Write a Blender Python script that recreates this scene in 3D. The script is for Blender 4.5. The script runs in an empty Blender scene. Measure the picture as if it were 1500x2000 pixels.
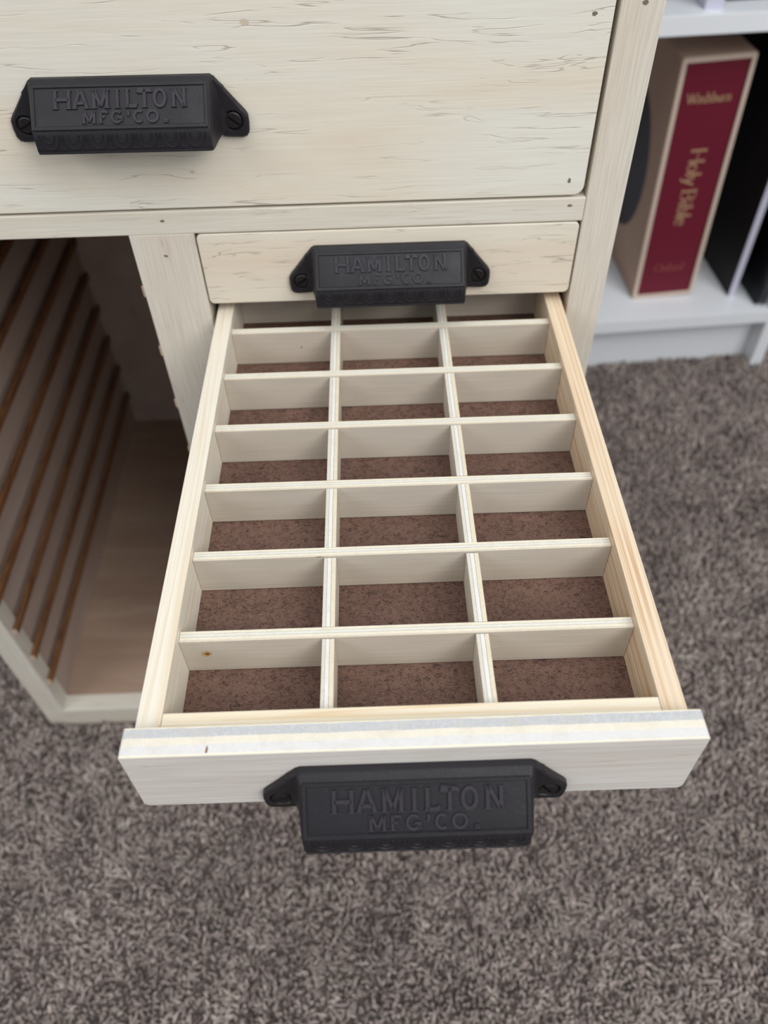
import bpy, bmesh, math, random
import numpy as np
from mathutils import Vector, Matrix, Euler

S = bpy.context.scene
C = S.collection
random.seed(7)
MM = 0.001
FZ = 516.0            # the carpet backing lies 516 mm below the drawer's reference height

# ------------------------------------------------------------------ camera
cam = bpy.data.cameras.new('camera')
co = bpy.data.objects.new('camera', cam); C.objects.link(co)
co.location = (0.0953219, -0.3942765, 0.2758643 + FZ*MM)
co.rotation_mode = 'XYZ'
co.rotation_euler = (0.7075, 0.0212, -0.0263)
cam.sensor_fit = 'VERTICAL'; cam.sensor_height = 36.0; cam.sensor_width = 27.0
cam.lens = 1568.6/2000*36
cam.clip_start = 0.01
cam.dof.use_dof = True
cam.dof.focus_distance = 0.352
cam.dof.aperture_fstop = 8.0
S.camera = co

# ------------------------------------------------------------------ light and exposure
S.view_settings.view_transform = 'Standard'
S.view_settings.look = 'None'
S.view_settings.gamma = 1.0
S.view_settings.use_curve_mapping = False
S.view_settings.exposure = 0.0
W = bpy.data.worlds.new('world'); S.world = W
W.use_nodes = True
W.node_tree.nodes['Background'].inputs['Color'].default_value = (0.86, 0.92, 1.0, 1)
W.node_tree.nodes['Background'].inputs['Strength'].default_value = 0.42

def area(name, loc, target, sx, sy, power, col):
    l = bpy.data.lights.new(name, 'AREA'); l.shape = 'RECTANGLE'; l.size = sx; l.size_y = sy
    l.energy = power; l.color = col
    o = bpy.data.objects.new(name, l); C.objects.link(o); o.location = loc
    o.rotation_euler = (Vector(target)-Vector(loc)).to_track_quat('-Z', 'Y').to_euler()
    return o
area('left_window_daylight', (-1.7, -1.3, 2.1), (0.0, 0.0, 0.4), 1.3, 1.3, 19, (1.0, 0.98, 0.96))
area('right_window_daylight', (1.4, -1.5, 2.2), (0.2, 0.0, 0.4), 1.5, 1.3, 41, (1.0, 0.985, 0.97))
area('ceiling_daylight', (0.2, -0.5, 2.6), (0.1, 0.0, 0.4), 1.4, 1.4, 14, (0.96, 0.98, 1.0))

# ------------------------------------------------------------------ material tools
def srgb(r, g, b):
    f = lambda c: (c/255/12.92) if c/255 <= 0.04045 else ((c/255+0.055)/1.055)**2.4
    return (f(r), f(g), f(b), 1.0)

class NT:
    def __init__(s, name, rough=0.6, spec=0.4):
        s.m = bpy.data.materials.new(name); s.m.use_nodes = True
        s.t = s.m.node_tree; s.b = s.t.nodes['Principled BSDF']
        s.b.inputs['Roughness'].default_value = rough
        s.b.inputs['Specular IOR Level'].default_value = spec
    def n(s, kind, **kw):
        x = s.t.nodes.new(kind)
        for k, v in kw.items(): setattr(x, k, v)
        return x
    def put(s, node, key, v):
        if isinstance(v, bpy.types.NodeSocket): s.t.links.new(v, node.inputs[key])
        else: node.inputs[key].default_value = v
    def coord(s, scale=(1, 1, 1), rnd=True, rot=(0, 0, 0)):
        tc = s.n('ShaderNodeTexCoord'); v = tc.outputs['Object']
        if rnd:
            oi = s.n('ShaderNodeObjectInfo')
            a = s.n('ShaderNodeVectorMath', operation='SCALE'); a.inputs[0].default_value = (13.1, 7.7, 19.3)
            s.t.links.new(oi.outputs['Random'], a.inputs['Scale'])
            b = s.n('ShaderNodeVectorMath', operation='ADD')
            s.t.links.new(v, b.inputs[0]); s.t.links.new(a.outputs[0], b.inputs[1]); v = b.outputs[0]
        mp = s.n('ShaderNodeMapping'); mp.inputs['Scale'].default_value = scale; mp.inputs['Rotation'].default_value = rot
        s.t.links.new(v, mp.inputs['Vector'])
        return mp.outputs[0]
    def warped(s, axis, scale, amount, freq=9.0):
        v = s.coord()
        w = s.noise(s.coord(axis_scale(axis, freq, freq*1.6)), 1, 2, 0.5)
        w2 = s.noise(s.coord(axis_scale(axis, freq*6, freq*5)), 1, 1, 0.5)
        k = s.math('ADD', s.math('MULTIPLY', s.math('SUBTRACT', w, 0.5), amount), s.math('MULTIPLY', s.math('SUBTRACT', w2, 0.5), amount*0.03))
        cb = s.n('ShaderNodeCombineXYZ')
        for i, a in enumerate('xyz'):
            if a != axis: s.t.links.new(k, cb.inputs[i])
        ad = s.n('ShaderNodeVectorMath', operation='ADD'); s.t.links.new(v, ad.inputs[0]); s.t.links.new(cb.outputs[0], ad.inputs[1])
        mp = s.n('ShaderNodeMapping'); mp.inputs['Scale'].default_value = scale; s.t.links.new(ad.outputs[0], mp.inputs['Vector'])
        return mp.outputs[0]
    def noise(s, vec, scale=1, detail=3, rough=0.5, dist=0):
        x = s.n('ShaderNodeTexNoise'); s.t.links.new(vec, x.inputs['Vector'])
        x.inputs['Scale'].default_value = scale; x.inputs['Detail'].default_value = detail
        x.inputs['Roughness'].default_value = rough; x.inputs['Distortion'].default_value = dist
        return x.outputs['Fac']
    def math(s, op, a, b=0.0, c=0.0, clamp=False):
        x = s.n('ShaderNodeMath', operation=op); x.use_clamp = clamp
        s.put(x, 0, a); s.put(x, 1, b)
        if op in ('MULTIPLY_ADD', 'SMOOTH_MIN', 'COMPARE'): s.put(x, 2, c)
        return x.outputs[0]
    def ramp(s, fac, stops, mode='LINEAR'):
        x = s.n('ShaderNodeValToRGB'); x.color_ramp.interpolation = mode
        e = x.color_ramp.elements
        while len(e) < len(stops): e.new(0.5)
        for i, (p, c) in enumerate(stops):
            e[i].position = p; e[i].color = c if len(c) == 4 else (*c, 1)
        s.t.links.new(fac, x.inputs[0]); return x.outputs[0]
    def mix(s, fac, a, b, mode='MIX'):
        x = s.n('ShaderNodeMix', data_type='RGBA', blend_type=mode)
        s.put(x, 0, fac); s.put(x, 6, a); s.put(x, 7, b); return x.outputs[2]
    def range(s, v, a, b, c=0.0, d=1.0):
        x = s.n('ShaderNodeMapRange'); x.clamp = True
        s.put(x, 0, v)
        for i, q in enumerate((a, b, c, d)): x.inputs[i+1].default_value = q
        return x.outputs[0]
    def line(s, v, w):      # 1 on the contour v = 0.5, width w
        return s.range(s.math('ABSOLUTE', s.math('SUBTRACT', v, 0.5)), 0.0, w, 1.0, 0.0)
    def bump(s, h, strength=0.3, dist=0.001, prev=None):
        x = s.n('ShaderNodeBump'); x.inputs['Strength'].default_value = strength; x.inputs['Distance'].default_value = dist
        s.t.links.new(h, x.inputs['Height'])
        if prev is not None: s.t.links.new(prev, x.inputs['Normal'])
        return x.outputs[0]
    def done(s, col=None, normal=None, rough=None):
        if col is not None: s.put(s.b, 'Base Color', col)
        if normal is not None: s.put(s.b, 'Normal', normal)
        if rough is not None: s.put(s.b, 'Roughness', rough)
        return s.m

def axis_scale(axis, along, across):
    v = [across]*3; v['xyz'.index(axis)] = along; return tuple(v)

def plywood_face(name, axis, c1, c2, c3, crack=0.5, crackcol=(120, 108, 95), rough=0.55, fine=0.12):
    """whitewashed veneer: broad tonal streaks, fine pores and short open checks that run with the grain"""
    m = NT(name, rough)
    v0 = m.coord(axis_scale(axis, 3.5, 22))
    warp = m.noise(v0, 1.0, 3, 0.55, 0.6)
    base = m.ramp(warp, [(0.32, c1), (0.5, c2), (0.68, c3)])
    vf = m.coord(axis_scale(axis, 25, 1300))
    f = m.noise(vf, 1.0, 2, 0.6)
    base = m.mix(m.range(f, 0.35, 0.75, 0.0, fine), base, srgb(150, 138, 120), 'MIX')
    vc = m.warped(axis, axis_scale(axis, 16, 300), 0.016)
    cn = m.noise(vc, 1.0, 2.0, 0.5, 0.15)
    ln = m.line(cn, 0.030)
    mk = m.range(m.noise(m.warped(axis, axis_scale(axis, 20, 210), 0.016), 1.0, 1.5, 0.5), 0.52, 0.60)
    cr = m.math('MULTIPLY', ln, mk)
    big = m.range(m.noise(m.coord(axis_scale(axis, 5, 14)), 1.0, 2, 0.5), 0.36, 0.56, 0.25, 1.0)
    cr = m.math('MULTIPLY', cr, big)
    base = m.mix(m.math('MULTIPLY', cr, crack), base, srgb(*crackcol))
    vb = m.warped(axis, axis_scale(axis, 16, 240), 0.016)
    rid = m.noise(vb, 1.0, 3, 0.6, 0.1)
    h = m.math('SUBTRACT', m.math('MULTIPLY', rid, 0.5), cr)
    nb = m.bump(h, 0.08+0.5*crack, 0.0006)
    nb = m.bump(f, 0.10, 0.0003, nb)
    return m.done(base, nb)

def ply_edge(name, axis, thick, stops, grain='x', rough=0.75):
    """the plies across a sawn plywood edge, by depth through the board"""
    m = NT(name, rough)
    tc = m.n('ShaderNodeTexCoord'); sp = m.n('ShaderNodeSeparateXYZ'); m.t.links.new(tc.outputs['Object'], sp.inputs[0])
    d = m.math('DIVIDE', sp.outputs['xyz'.index(axis)], thick*MM)
    wob = m.noise(m.coord(axis_scale(grain, 60, 60)), 1.0, 4, 0.6)
    d = m.math('ADD', d, m.math('MULTIPLY', m.math('SUBTRACT', wob, 0.5), 0.09))
    col = m.ramp(d, stops, 'CONSTANT')
    fib = m.noise(m.coord((900, 900, 900)), 1.0, 4, 0.7, 1.5)
    big = m.noise(m.coord((130, 130, 130)), 1.0, 3, 0.6)
    col = m.mix(m.range(fib, 0.42, 0.7, 0.0, 0.4), col, srgb(242, 240, 234))
    col = m.mix(m.range(big, 0.5, 0.75, 0.0, 0.30), col, srgb(206, 196, 176))
    edge = m.ramp(d, [(p, (q, q, q)) for p, q in [(0, .5)] + [(s[0], (0.2 if i % 2 else .8)) for i, s in enumerate(stops) if s[0] > 0]], 'CONSTANT')
    nb = m.bump(fib, 0.5, 0.0006)
    return m.done(col, nb)

def pine(name, axis, c1, c2, c3, ringscale=(2.0, 120), rough=0.55):
    """solid pine: softer and darker growth ring stripes along the grain"""
    m = NT(name, rough)
    v = m.coord(axis_scale(axis, *ringscale))
    r = m.noise(v, 1.0, 2, 0.4, 0.25)
    wv = m.math('FRACT', m.math('MULTIPLY', r, 10.0))
    base = m.ramp(wv, [(0.0, c2), (0.55, c1), (0.86, c3), (1.0, c2)])
    pat = m.noise(m.coord(axis_scale(axis, 12, 40)), 1.0, 3, 0.5)
    base = m.mix(m.range(pat, 0.45, 0.7, 0.0, 0.6), base, c1)
    f = m.noise(m.coord(axis_scale(axis, 40, 1500)), 1.0, 2, 0.6)
    base = m.mix(m.range(f, 0.4, 0.8, 0.0, 0.18), base, srgb(190, 165, 130))
    return m.done(base, m.bump(f, 0.15, 0.0003))

def plain(name, col, rough=0.5, spec=0.4, bump=None, var=0.0):
    m = NT(name, rough, spec)
    if bump:
        n = m.noise(m.coord((bump[0],)*3), 1.0, 4, 0.6)
        c = m.mix(m.range(n, 0.3, 0.7, 0.0, var), col, tuple(min(1, q*0.5) for q in col[:3])+(1,))
        return m.done(c, m.bump(n, bump[1], bump[2]))
    return m.done(col)

CR = srgb(228, 221, 205)
ply_front = plywood_face('whitewashed_plywood_face', 'x', srgb(233, 231, 220), srgb(232, 224, 207), srgb(229, 213, 193), 0.55, crackcol=(146, 134, 118))
ply_stile = plywood_face('whitewashed_stile_face', 'z', srgb(229, 225, 212), srgb(226, 219, 205), srgb(223, 213, 197), 0.18, fine=0.3)
ply_rail = plywood_face('whitewashed_rail_face', 'x', srgb(228, 224, 211), srgb(225, 218, 203), srgb(222, 211, 195), 0.3, fine=0.25)
ply_open = plywood_face('open_drawer_front_face', 'x', srgb(232, 229, 224), srgb(228, 223, 216), srgb(224, 216, 208), 0.12, fine=0.35)
ply_div = plywood_face('divider_veneer', 'x', srgb(206, 198, 185), srgb(201, 192, 178), srgb(196, 184, 168), 0.05, fine=0.2)
ply_divy = plywood_face('long_divider_veneer', 'y', srgb(212, 205, 190), srgb(208, 199, 183), srgb(202, 191, 173), 0.10, fine=0.2)
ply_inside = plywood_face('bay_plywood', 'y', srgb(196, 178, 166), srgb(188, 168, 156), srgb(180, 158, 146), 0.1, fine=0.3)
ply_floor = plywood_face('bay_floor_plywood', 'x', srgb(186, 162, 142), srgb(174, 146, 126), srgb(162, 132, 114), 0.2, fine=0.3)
CREAM = srgb(240, 232, 208); GREY = srgb(196, 197, 197); GREY2 = srgb(206, 205, 202); EDG = srgb(212, 200, 176)
edge_front = ply_edge('drawer_front_plies', 'y', 11.35, [(0.0, CREAM), (0.07, srgb(222, 221, 220)), (0.37, srgb(232, 225, 207)), (0.62, srgb(188, 190, 193)), (0.93, CREAM)])
edge_big = ply_edge('stile_plies', 'y', 18, [(0.0, CREAM), (0.1, GREY2), (0.3, CREAM), (0.5, GREY), (0.7, CREAM), (0.9, GREY2)])
edge_divy = ply_edge('divider_plies', 'y', 5.1, [(0.0, EDG), (0.16, srgb(232, 224, 203)), (0.40, srgb(190, 186, 172)), (0.46, srgb(226, 224, 214)), (0.68, srgb(196, 190, 172)), (0.74, srgb(234, 226, 204))])
edge_divx = ply_edge('long_divider_plies', 'x', 5.1, [(0.0, srgb(216, 209, 196)), (0.26, srgb(180, 176, 166)), (0.32, srgb(230, 230, 224)), (0.60, srgb(172, 166, 148)), (0.66, srgb(226, 214, 186))], 'y')
pine_left = pine('pale_pine', 'y', srgb(234, 229, 216), srgb(232, 224, 206), srgb(226, 212, 188))
pine_right = pine('warm_pine', 'y', srgb(230, 213, 188), srgb(224, 200, 169), srgb(202, 164, 124), (0.8, 150))
pine_front = pine('front_pine', 'x', srgb(240, 230, 208), srgb(238, 224, 196), srgb(226, 200, 160), (2.0, 120))
runner_mat = pine('runner_stained_edge', 'y', srgb(142, 98, 56), srgb(112, 68, 40), srgb(88, 48, 32), (9.0, 90))
runner_end_mat = plain('runner_end_grain', srgb(226, 196, 170), 0.7, 0.3, (700, 0.3, 0.0005), 0.2)
faint_knot = plain('faint_knot', srgb(206, 193, 174), 0.6)
brad = plain('filled_nail_hole', srgb(122, 112, 98), 0.7)
knot = plain('wood_knot', srgb(128, 84, 48), 0.7, 0.3, (900, 0.3, 0.0004), 0.5)
knot_ring = plain('knot_halo', srgb(196, 164, 122), 0.7, 0.3, (900, 0.3, 0.0004), 0.3)

def hardboard():
    m = NT('brown_hardboard', 0.62, 0.35)
    big = m.noise(m.coord((26, 26, 26)), 1, 3, 0.5)
    col = m.ramp(big, [(0.35, srgb(92, 66, 56)), (0.62, srgb(108, 81, 70))])
    fine = m.noise(m.coord((1500, 1500, 1500)), 1, 3, 0.7, 1.5)
    col = m.mix(m.range(fine, 0.42, 0.72, 0.0, 0.6), col, srgb(150, 120, 104))
    dark = None; hh = fine
    for i, (rz, sc, w, th) in enumerate([(0.5, 240, 0.030, 0.56), (1.9, 280, 0.030, 0.56), (3.7, 350, 0.034, 0.53), (2.6, 200, 0.024, 0.6), (5.2, 430, 0.038, 0.52), (1.1, 480, 0.038, 0.52)]):
        v = m.coord((sc*0.55, sc*1.4, sc), rot=(0, 0, rz))
        n = m.noise(v, 1, 1.5, 0.5, 1.6)
        ln = m.math('MULTIPLY', m.line(n, w), m.range(m.noise(m.coord((sc*0.8+i*9,)*3, rot=(0.3, 0, rz)), 1, 1, 0.5), th, th+0.06))
        dark = ln if dark is None else m.math('MAXIMUM', dark, ln)
    col = m.mix(m.math('MULTIPLY', dark, 0.9), col, srgb(40, 25, 22))
    return m.done(col, m.bump(m.math('SUBTRACT', fine, dark), 0.4, 0.0004))
hard_mat = hardboard()

def iron(name, col):
    m = NT(name, 0.5, 0.34)
    n = m.noise(m.coord((420, 420, 420)), 1, 5, 0.65)
    n2 = m.noise(m.coord((60, 60, 60)), 1, 3, 0.6)
    c = m.mix(m.range(n2, 0.35, 0.7, 0, 0.5), col, tuple(q*0.62 for q in col[:3])+(1,))
    c = m.mix(m.range(n, 0.58, 0.75, 0, 0.25), c, srgb(56, 47, 43))
    return m.done(c, m.bump(n, 0.35, 0.0005), m.range(n2, 0.3, 0.7, 0.38, 0.56))
iron_mat = iron('black_cast_iron', srgb(35, 33, 37))
iron_letter = iron('lighter_iron_relief', srgb(50, 47, 53))  # lettering a step lighter than the iron of the pull body
screw_mat = iron('blackened_screw', srgb(32, 29, 29))
white_lam = plain('white_laminate', srgb(240, 244, 248), 0.32, 0.5, (900, 0.04, 0.0003), 0.0)
rim_mat = plain('slipcase_lit_rim', srgb(216, 196, 180), 0.75, 0.25)  # rim paler than the cloth sides: its brighter light is put into the colour
board_mat = plain('slipcase_cloth', srgb(182, 154, 136), 0.75, 0.25, (1500, 0.25, 0.0004), 0.15)
maroon = plain('maroon_book_cloth', srgb(112, 21, 44), 0.6, 0.35, (1600, 0.25, 0.0004), 0.25)
gold = NT('gold_stamping', 0.4); gold.b.inputs['Metallic'].default_value = 0.35; gold = gold.done(srgb(204, 168, 132))
gold_dim = NT('worn_gold_stamping', 0.5); gold_dim = gold_dim.done(srgb(150, 78, 70))
page_mat = plain('book_pages', srgb(225, 215, 195), 0.8)
navy = plain('black_cover', srgb(7, 8, 16), 0.5, 0.25, (1200, 0.1, 0.0003), 0.2)
silver = plain('white_spine', srgb(205, 205, 222), 0.45)
coil_mat = plain('black_coil', srgb(70, 72, 84), 0.35, 0.6)
oval_mat = plain('dark_printed_oval', srgb(34, 20, 38), 0.5, 0.4, (40, 0.0, 0.0003), 0.8)
print_mat = plain('brown_print', srgb(120, 88, 82), 0.7)
wall_mat = plain('painted_wall', srgb(222, 220, 214), 0.8, 0.2, (300, 0.1, 0.0006), 0.03)
back_mat = plain('carpet_backing', srgb(124, 113, 107), 0.95, 0.1, (200, 0.8, 0.004), 0.8)

def carpet_material():
    m = NT('twisted_carpet_yarn', 0.85, 0.15)
    a = m.n('ShaderNodeAttribute', attribute_name='yarn_colour')
    n = m.noise(m.coord((1500, 1500, 500), False), 1, 2, 0.6)
    c = m.mix(m.range(n, 0.35, 0.7, 0, 0.35), a.outputs['Color'], srgb(60, 50, 46))
    m.b.inputs['Sheen Weight'].default_value = 0.15
    return m.done(c, m.bump(n, 0.4, 0.0006))
carpet_mat = carpet_material()

# ------------------------------------------------------------------ mesh tools (all in millimetres)
def new_bm(): return bmesh.new()

def add_box(bm, x0, x1, y0, y1, z0, z1, bev=0.0, mat=0, seg=1):
    vs = [bm.verts.new((x, y, z)) for z in (z0, z1) for y in (y0, y1) for x in (x0, x1)]
    F = [(0, 2, 3, 1), (4, 5, 7, 6), (0, 1, 5, 4), (2, 6, 7, 3), (0, 4, 6, 2), (1, 3, 7, 5)]
    fs = [bm.faces.new([vs[i] for i in f]) for f in F]
    for f in fs: f.material_index = mat
    if bev:
        es = list({e for f in fs for e in f.edges})
        r = bmesh.ops.bevel(bm, geom=es, offset=bev, segments=seg, profile=0.6, affect='EDGES')
        for f in r['faces']: f.material_index = mat
    return vs

def prism(bm, pts, y0, y1, bev=0.0, mat=0):
    """outline in x-z, counter-clockwise seen from -y, extruded y0 (front) to y1 (back); bevelled front rim"""
    n = len(pts)
    P = [Vector(p) for p in pts]
    def inset(d):
        out = []
        for i in range(n):
            a, b, c = P[i-1], P[i], P[(i+1) % n]
            e1 = (b-a).normalized(); e2 = (c-b).normalized()
            n1 = Vector((-e1.y, e1.x)); n2 = Vector((-e2.y, e2.x)); k = n1+n2
            k = k/max(0.3, k.dot(n1)) if k.length > 1e-6 else n1
            out.append(b+k*d)
        return out
    rings = []
    if bev:
        rings = [(inset(bev), y0), (inset(bev*0.3), y0+bev*0.3), (P, y0+bev), (P, y1-bev), (inset(bev*0.3), y1-bev*0.3), (inset(bev), y1)]
    else: rings = [(P, y0), (P, y1)]
    R = [[bm.verts.new((p[0], y, p[1])) for p in r] for r, y in rings]
    f = bm.faces.new(R[0]); f.material_index = mat
    f = bm.faces.new(list(reversed(R[-1]))); f.material_index = mat
    for a, b in zip(R, R[1:]):
        for i in range(n):
            f = bm.faces.new((a[i], b[i], b[(i+1) % n], a[(i+1) % n])); f.material_index = mat

def round_rect(x0, x1, z0, z1, r, seg=5, rt=None):
    pts = []; t = r if rt is None else rt; q = r
    for cx, cz, a0, r in ((x1-q, z0+q, -90, q), (x1-t, z1-t, 0, t), (x0+t, z1-t, 90, t), (x0+q, z0+q, 180, q)):
        for i in range(seg+1):
            a = math.radians(a0+90*i/seg); pts.append((cx+r*math.cos(a), cz+r*math.sin(a)))
    return pts

def obj(name, bm, mats, parent=None, loc=(0, 0, 0), smooth=False, rot=None, facemat=None, scale=MM):
    """bm in mm -> one mesh object whose vertices are metres in its own frame"""
    bmesh.ops.recalc_face_normals(bm, faces=bm.faces)
    if facemat:
        bm.normal_update()
        for f in bm.faces: f.material_index = facemat(f)
    bmesh.ops.scale(bm, vec=(scale,)*3, verts=bm.verts)
    me = bpy.data.meshes.new(name); bm.to_mesh(me); bm.free()
    for m in (mats if isinstance(mats, (list, tuple)) else [mats]): me.materials.append(m)
    if smooth:
        for p in me.polygons: p.use_smooth = True
        me.set_sharp_from_angle(angle=math.radians(38))
    o = bpy.data.objects.new(name, me); C.objects.link(o)
    if parent: o.parent = parent
    o.location = tuple(v*MM for v in loc)
    if rot: o.rotation_euler = rot
    return o

def empty(name, loc=(0, 0, 0), rot=(0, 0, 0), parent=None, label=None, cat=None, group=None):
    o = bpy.data.objects.new(name, None); C.objects.link(o); o.empty_display_size = 0.03
    o.location = tuple(v*MM for v in loc); o.rotation_euler = rot
    if parent: o.parent = parent
    if label: o['label'] = label
    if cat: o['category'] = cat
    if group: o['group'] = group
    return o

def tag(o, label, cat=None, group=None, kind=None):
    if label: o['label'] = label
    if cat: o['category'] = cat
    if group: o['group'] = group
    if kind: o['kind'] = kind
    return o

# ------------------------------------------------------------------ stroke lettering
def arc(cx, cy, rx, ry, a0, a1, n=14):
    return [(cx+rx*math.cos(math.radians(a0+(a1-a0)*i/n)), cy+ry*math.sin(math.radians(a0+(a1-a0)*i/n))) for i in range(n+1)]

def ribbon(bm, pts, w0, h, fn, closed=False, contrast=None, taper=0.55, mat=0):
    """raised stroke along pts; fn maps (u, v, height) into 3D; contrast=(thin, thick) widths by stroke direction"""
    P = [Vector(p) for p in pts]
    if closed and (P[0]-P[-1]).length < 1e-6: P = P[:-1]
    n = len(P); rows = []
    for i in range(n):
        a = P[i-1] if (i or closed) else P[i]; c = P[(i+1) % n] if (i < n-1 or closed) else P[i]
        t = (c-a)
        t = t.normalized() if t.length > 1e-9 else Vector((1, 0))
        nn = Vector((-t.y, t.x))
        if 0 < i < n-1 or closed:
            e = (P[i]-a); e = e.normalized() if e.length > 1e-9 else t
            nn = nn/max(0.5, abs(nn.dot(Vector((-e.y, e.x)))))
        w = w0 if contrast is None else contrast[0]+(contrast[1]-contrast[0])*abs(t.y)**1.5
        rows.append([bm.verts.new(fn(*(P[i]+nn*w/2), -0.05)), bm.verts.new(fn(*(P[i]+nn*w/2*taper), h)),
                     bm.verts.new(fn(*(P[i]-nn*w/2*taper), h)), bm.verts.new(fn(*(P[i]-nn*w/2), -0.05))])
    m = n if closed else n-1
    for i in range(m):
        a, b = rows[i], rows[(i+1) % n]
        for k in range(3):
            f = bm.faces.new((a[k], a[k+1], b[k+1], b[k])); f.material_index = mat
    if not closed:
        for r, fl in ((rows[0], 1), (rows[-1], 0)):
            f = bm.faces.new(r if fl else list(reversed(r))); f.material_index = mat

GL = {  # capitals in a 1 x 1 box
 'H': [[(0.15, 0), (0.15, 1)], [(0.85, 0), (0.85, 1)], [(0.15, .5), (0.85, .5)]],
 'A': [[(0.12, 0), (0.47, 1)], [(0.88, 0), (0.53, 1)], [(0.26, .3), (0.76, .3)]],
 'M': [[(0.13, 0), (0.13, 1)], [(0.87, 0), (0.87, 1)], [(0.15, 1), (0.5, .12)], [(0.85, 1), (0.5, .12)]],
 'I': [[(0.5, 0), (0.5, 1)]],
 'L': [[(0.2, 0), (0.2, 1)], [(0.2, .08), (0.92, .08), (0.94, .24)]],
 'T': [[(0.5, 0), (0.5, 1)], [(0.1, .80), (0.12, .92), (0.88, .92), (0.9, .80)]],
 'O': [arc(.5, .5, .38, .44, 0, 360, 26)],
 'N': [[(0.14, 0), (0.14, 1)], [(0.86, 0), (0.86, 1)], [(0.16, 1), (0.84, 0)]],
 'F': [[(0.18, 0), (0.18, 1)], [(0.18, .92), (0.9, .92), (0.93, .78)], [(0.18, .52), (0.68, .52)]],
 'G': [arc(.52, .5, .38, .44, 42, 335, 22), [(0.58, .44), (0.88, .44), (0.88, .1)]],
 'C': [arc(.52, .5, .38, .44, 48, 312, 22)],
 "'": [[(0.5, 1), (0.62, .8), (0.5, .55)]],
 '.': [[(0.15, .06), (0.85, .06)], [(0.15, .14), (0.85, .14)]],
}
FEET = {'H': (0.15, 0.85), 'A': (0.12, 0.88), 'M': (0.13, 0.87), 'I': (0.5,), 'N': (0.14, 0.86), 'T': (0.5,), 'L': (0.2,), 'F': (0.18,)}
HEADS = {'H': (0.15, 0.85), 'M': (0.13, 0.87), 'I': (0.5,), 'N': (0.14, 0.86), 'L': (0.2,), 'F': ()}
ROW1 = [('H', 372, 488), ('A', 488, 592), ('M', 608, 712), ('I', 738, 782), ('L', 806, 876), ('T', 876, 970), ('O', 972, 1056), ('N', 1085, 1172)]
ROW2 = [('M', 545, 628), ('F', 648, 697), ('G', 713, 790), ("'", 800, 840), ('C', 848, 918), ('O', 926, 1008), ('.', 1028, 1066)]

# pull profile: (distance out from the drawer face, height), both mm, measured from the top edge of the flange
PROF = [(0.0, 0.0), (1.4, 0.1), (3.4, -0.5), (5.6, -1.3), (6.6, -2.2), (19.6, -14.8), (20.6, -16.2), (20.9, -19.5), (21.2, -24.8), (20.6, -26.1)]
SL0 = Vector((6.1, -1.9)); SL1 = Vector((20.1, -15.3)); SLN = Vector((0.70, 0.715))
BX = 40.6

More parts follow.
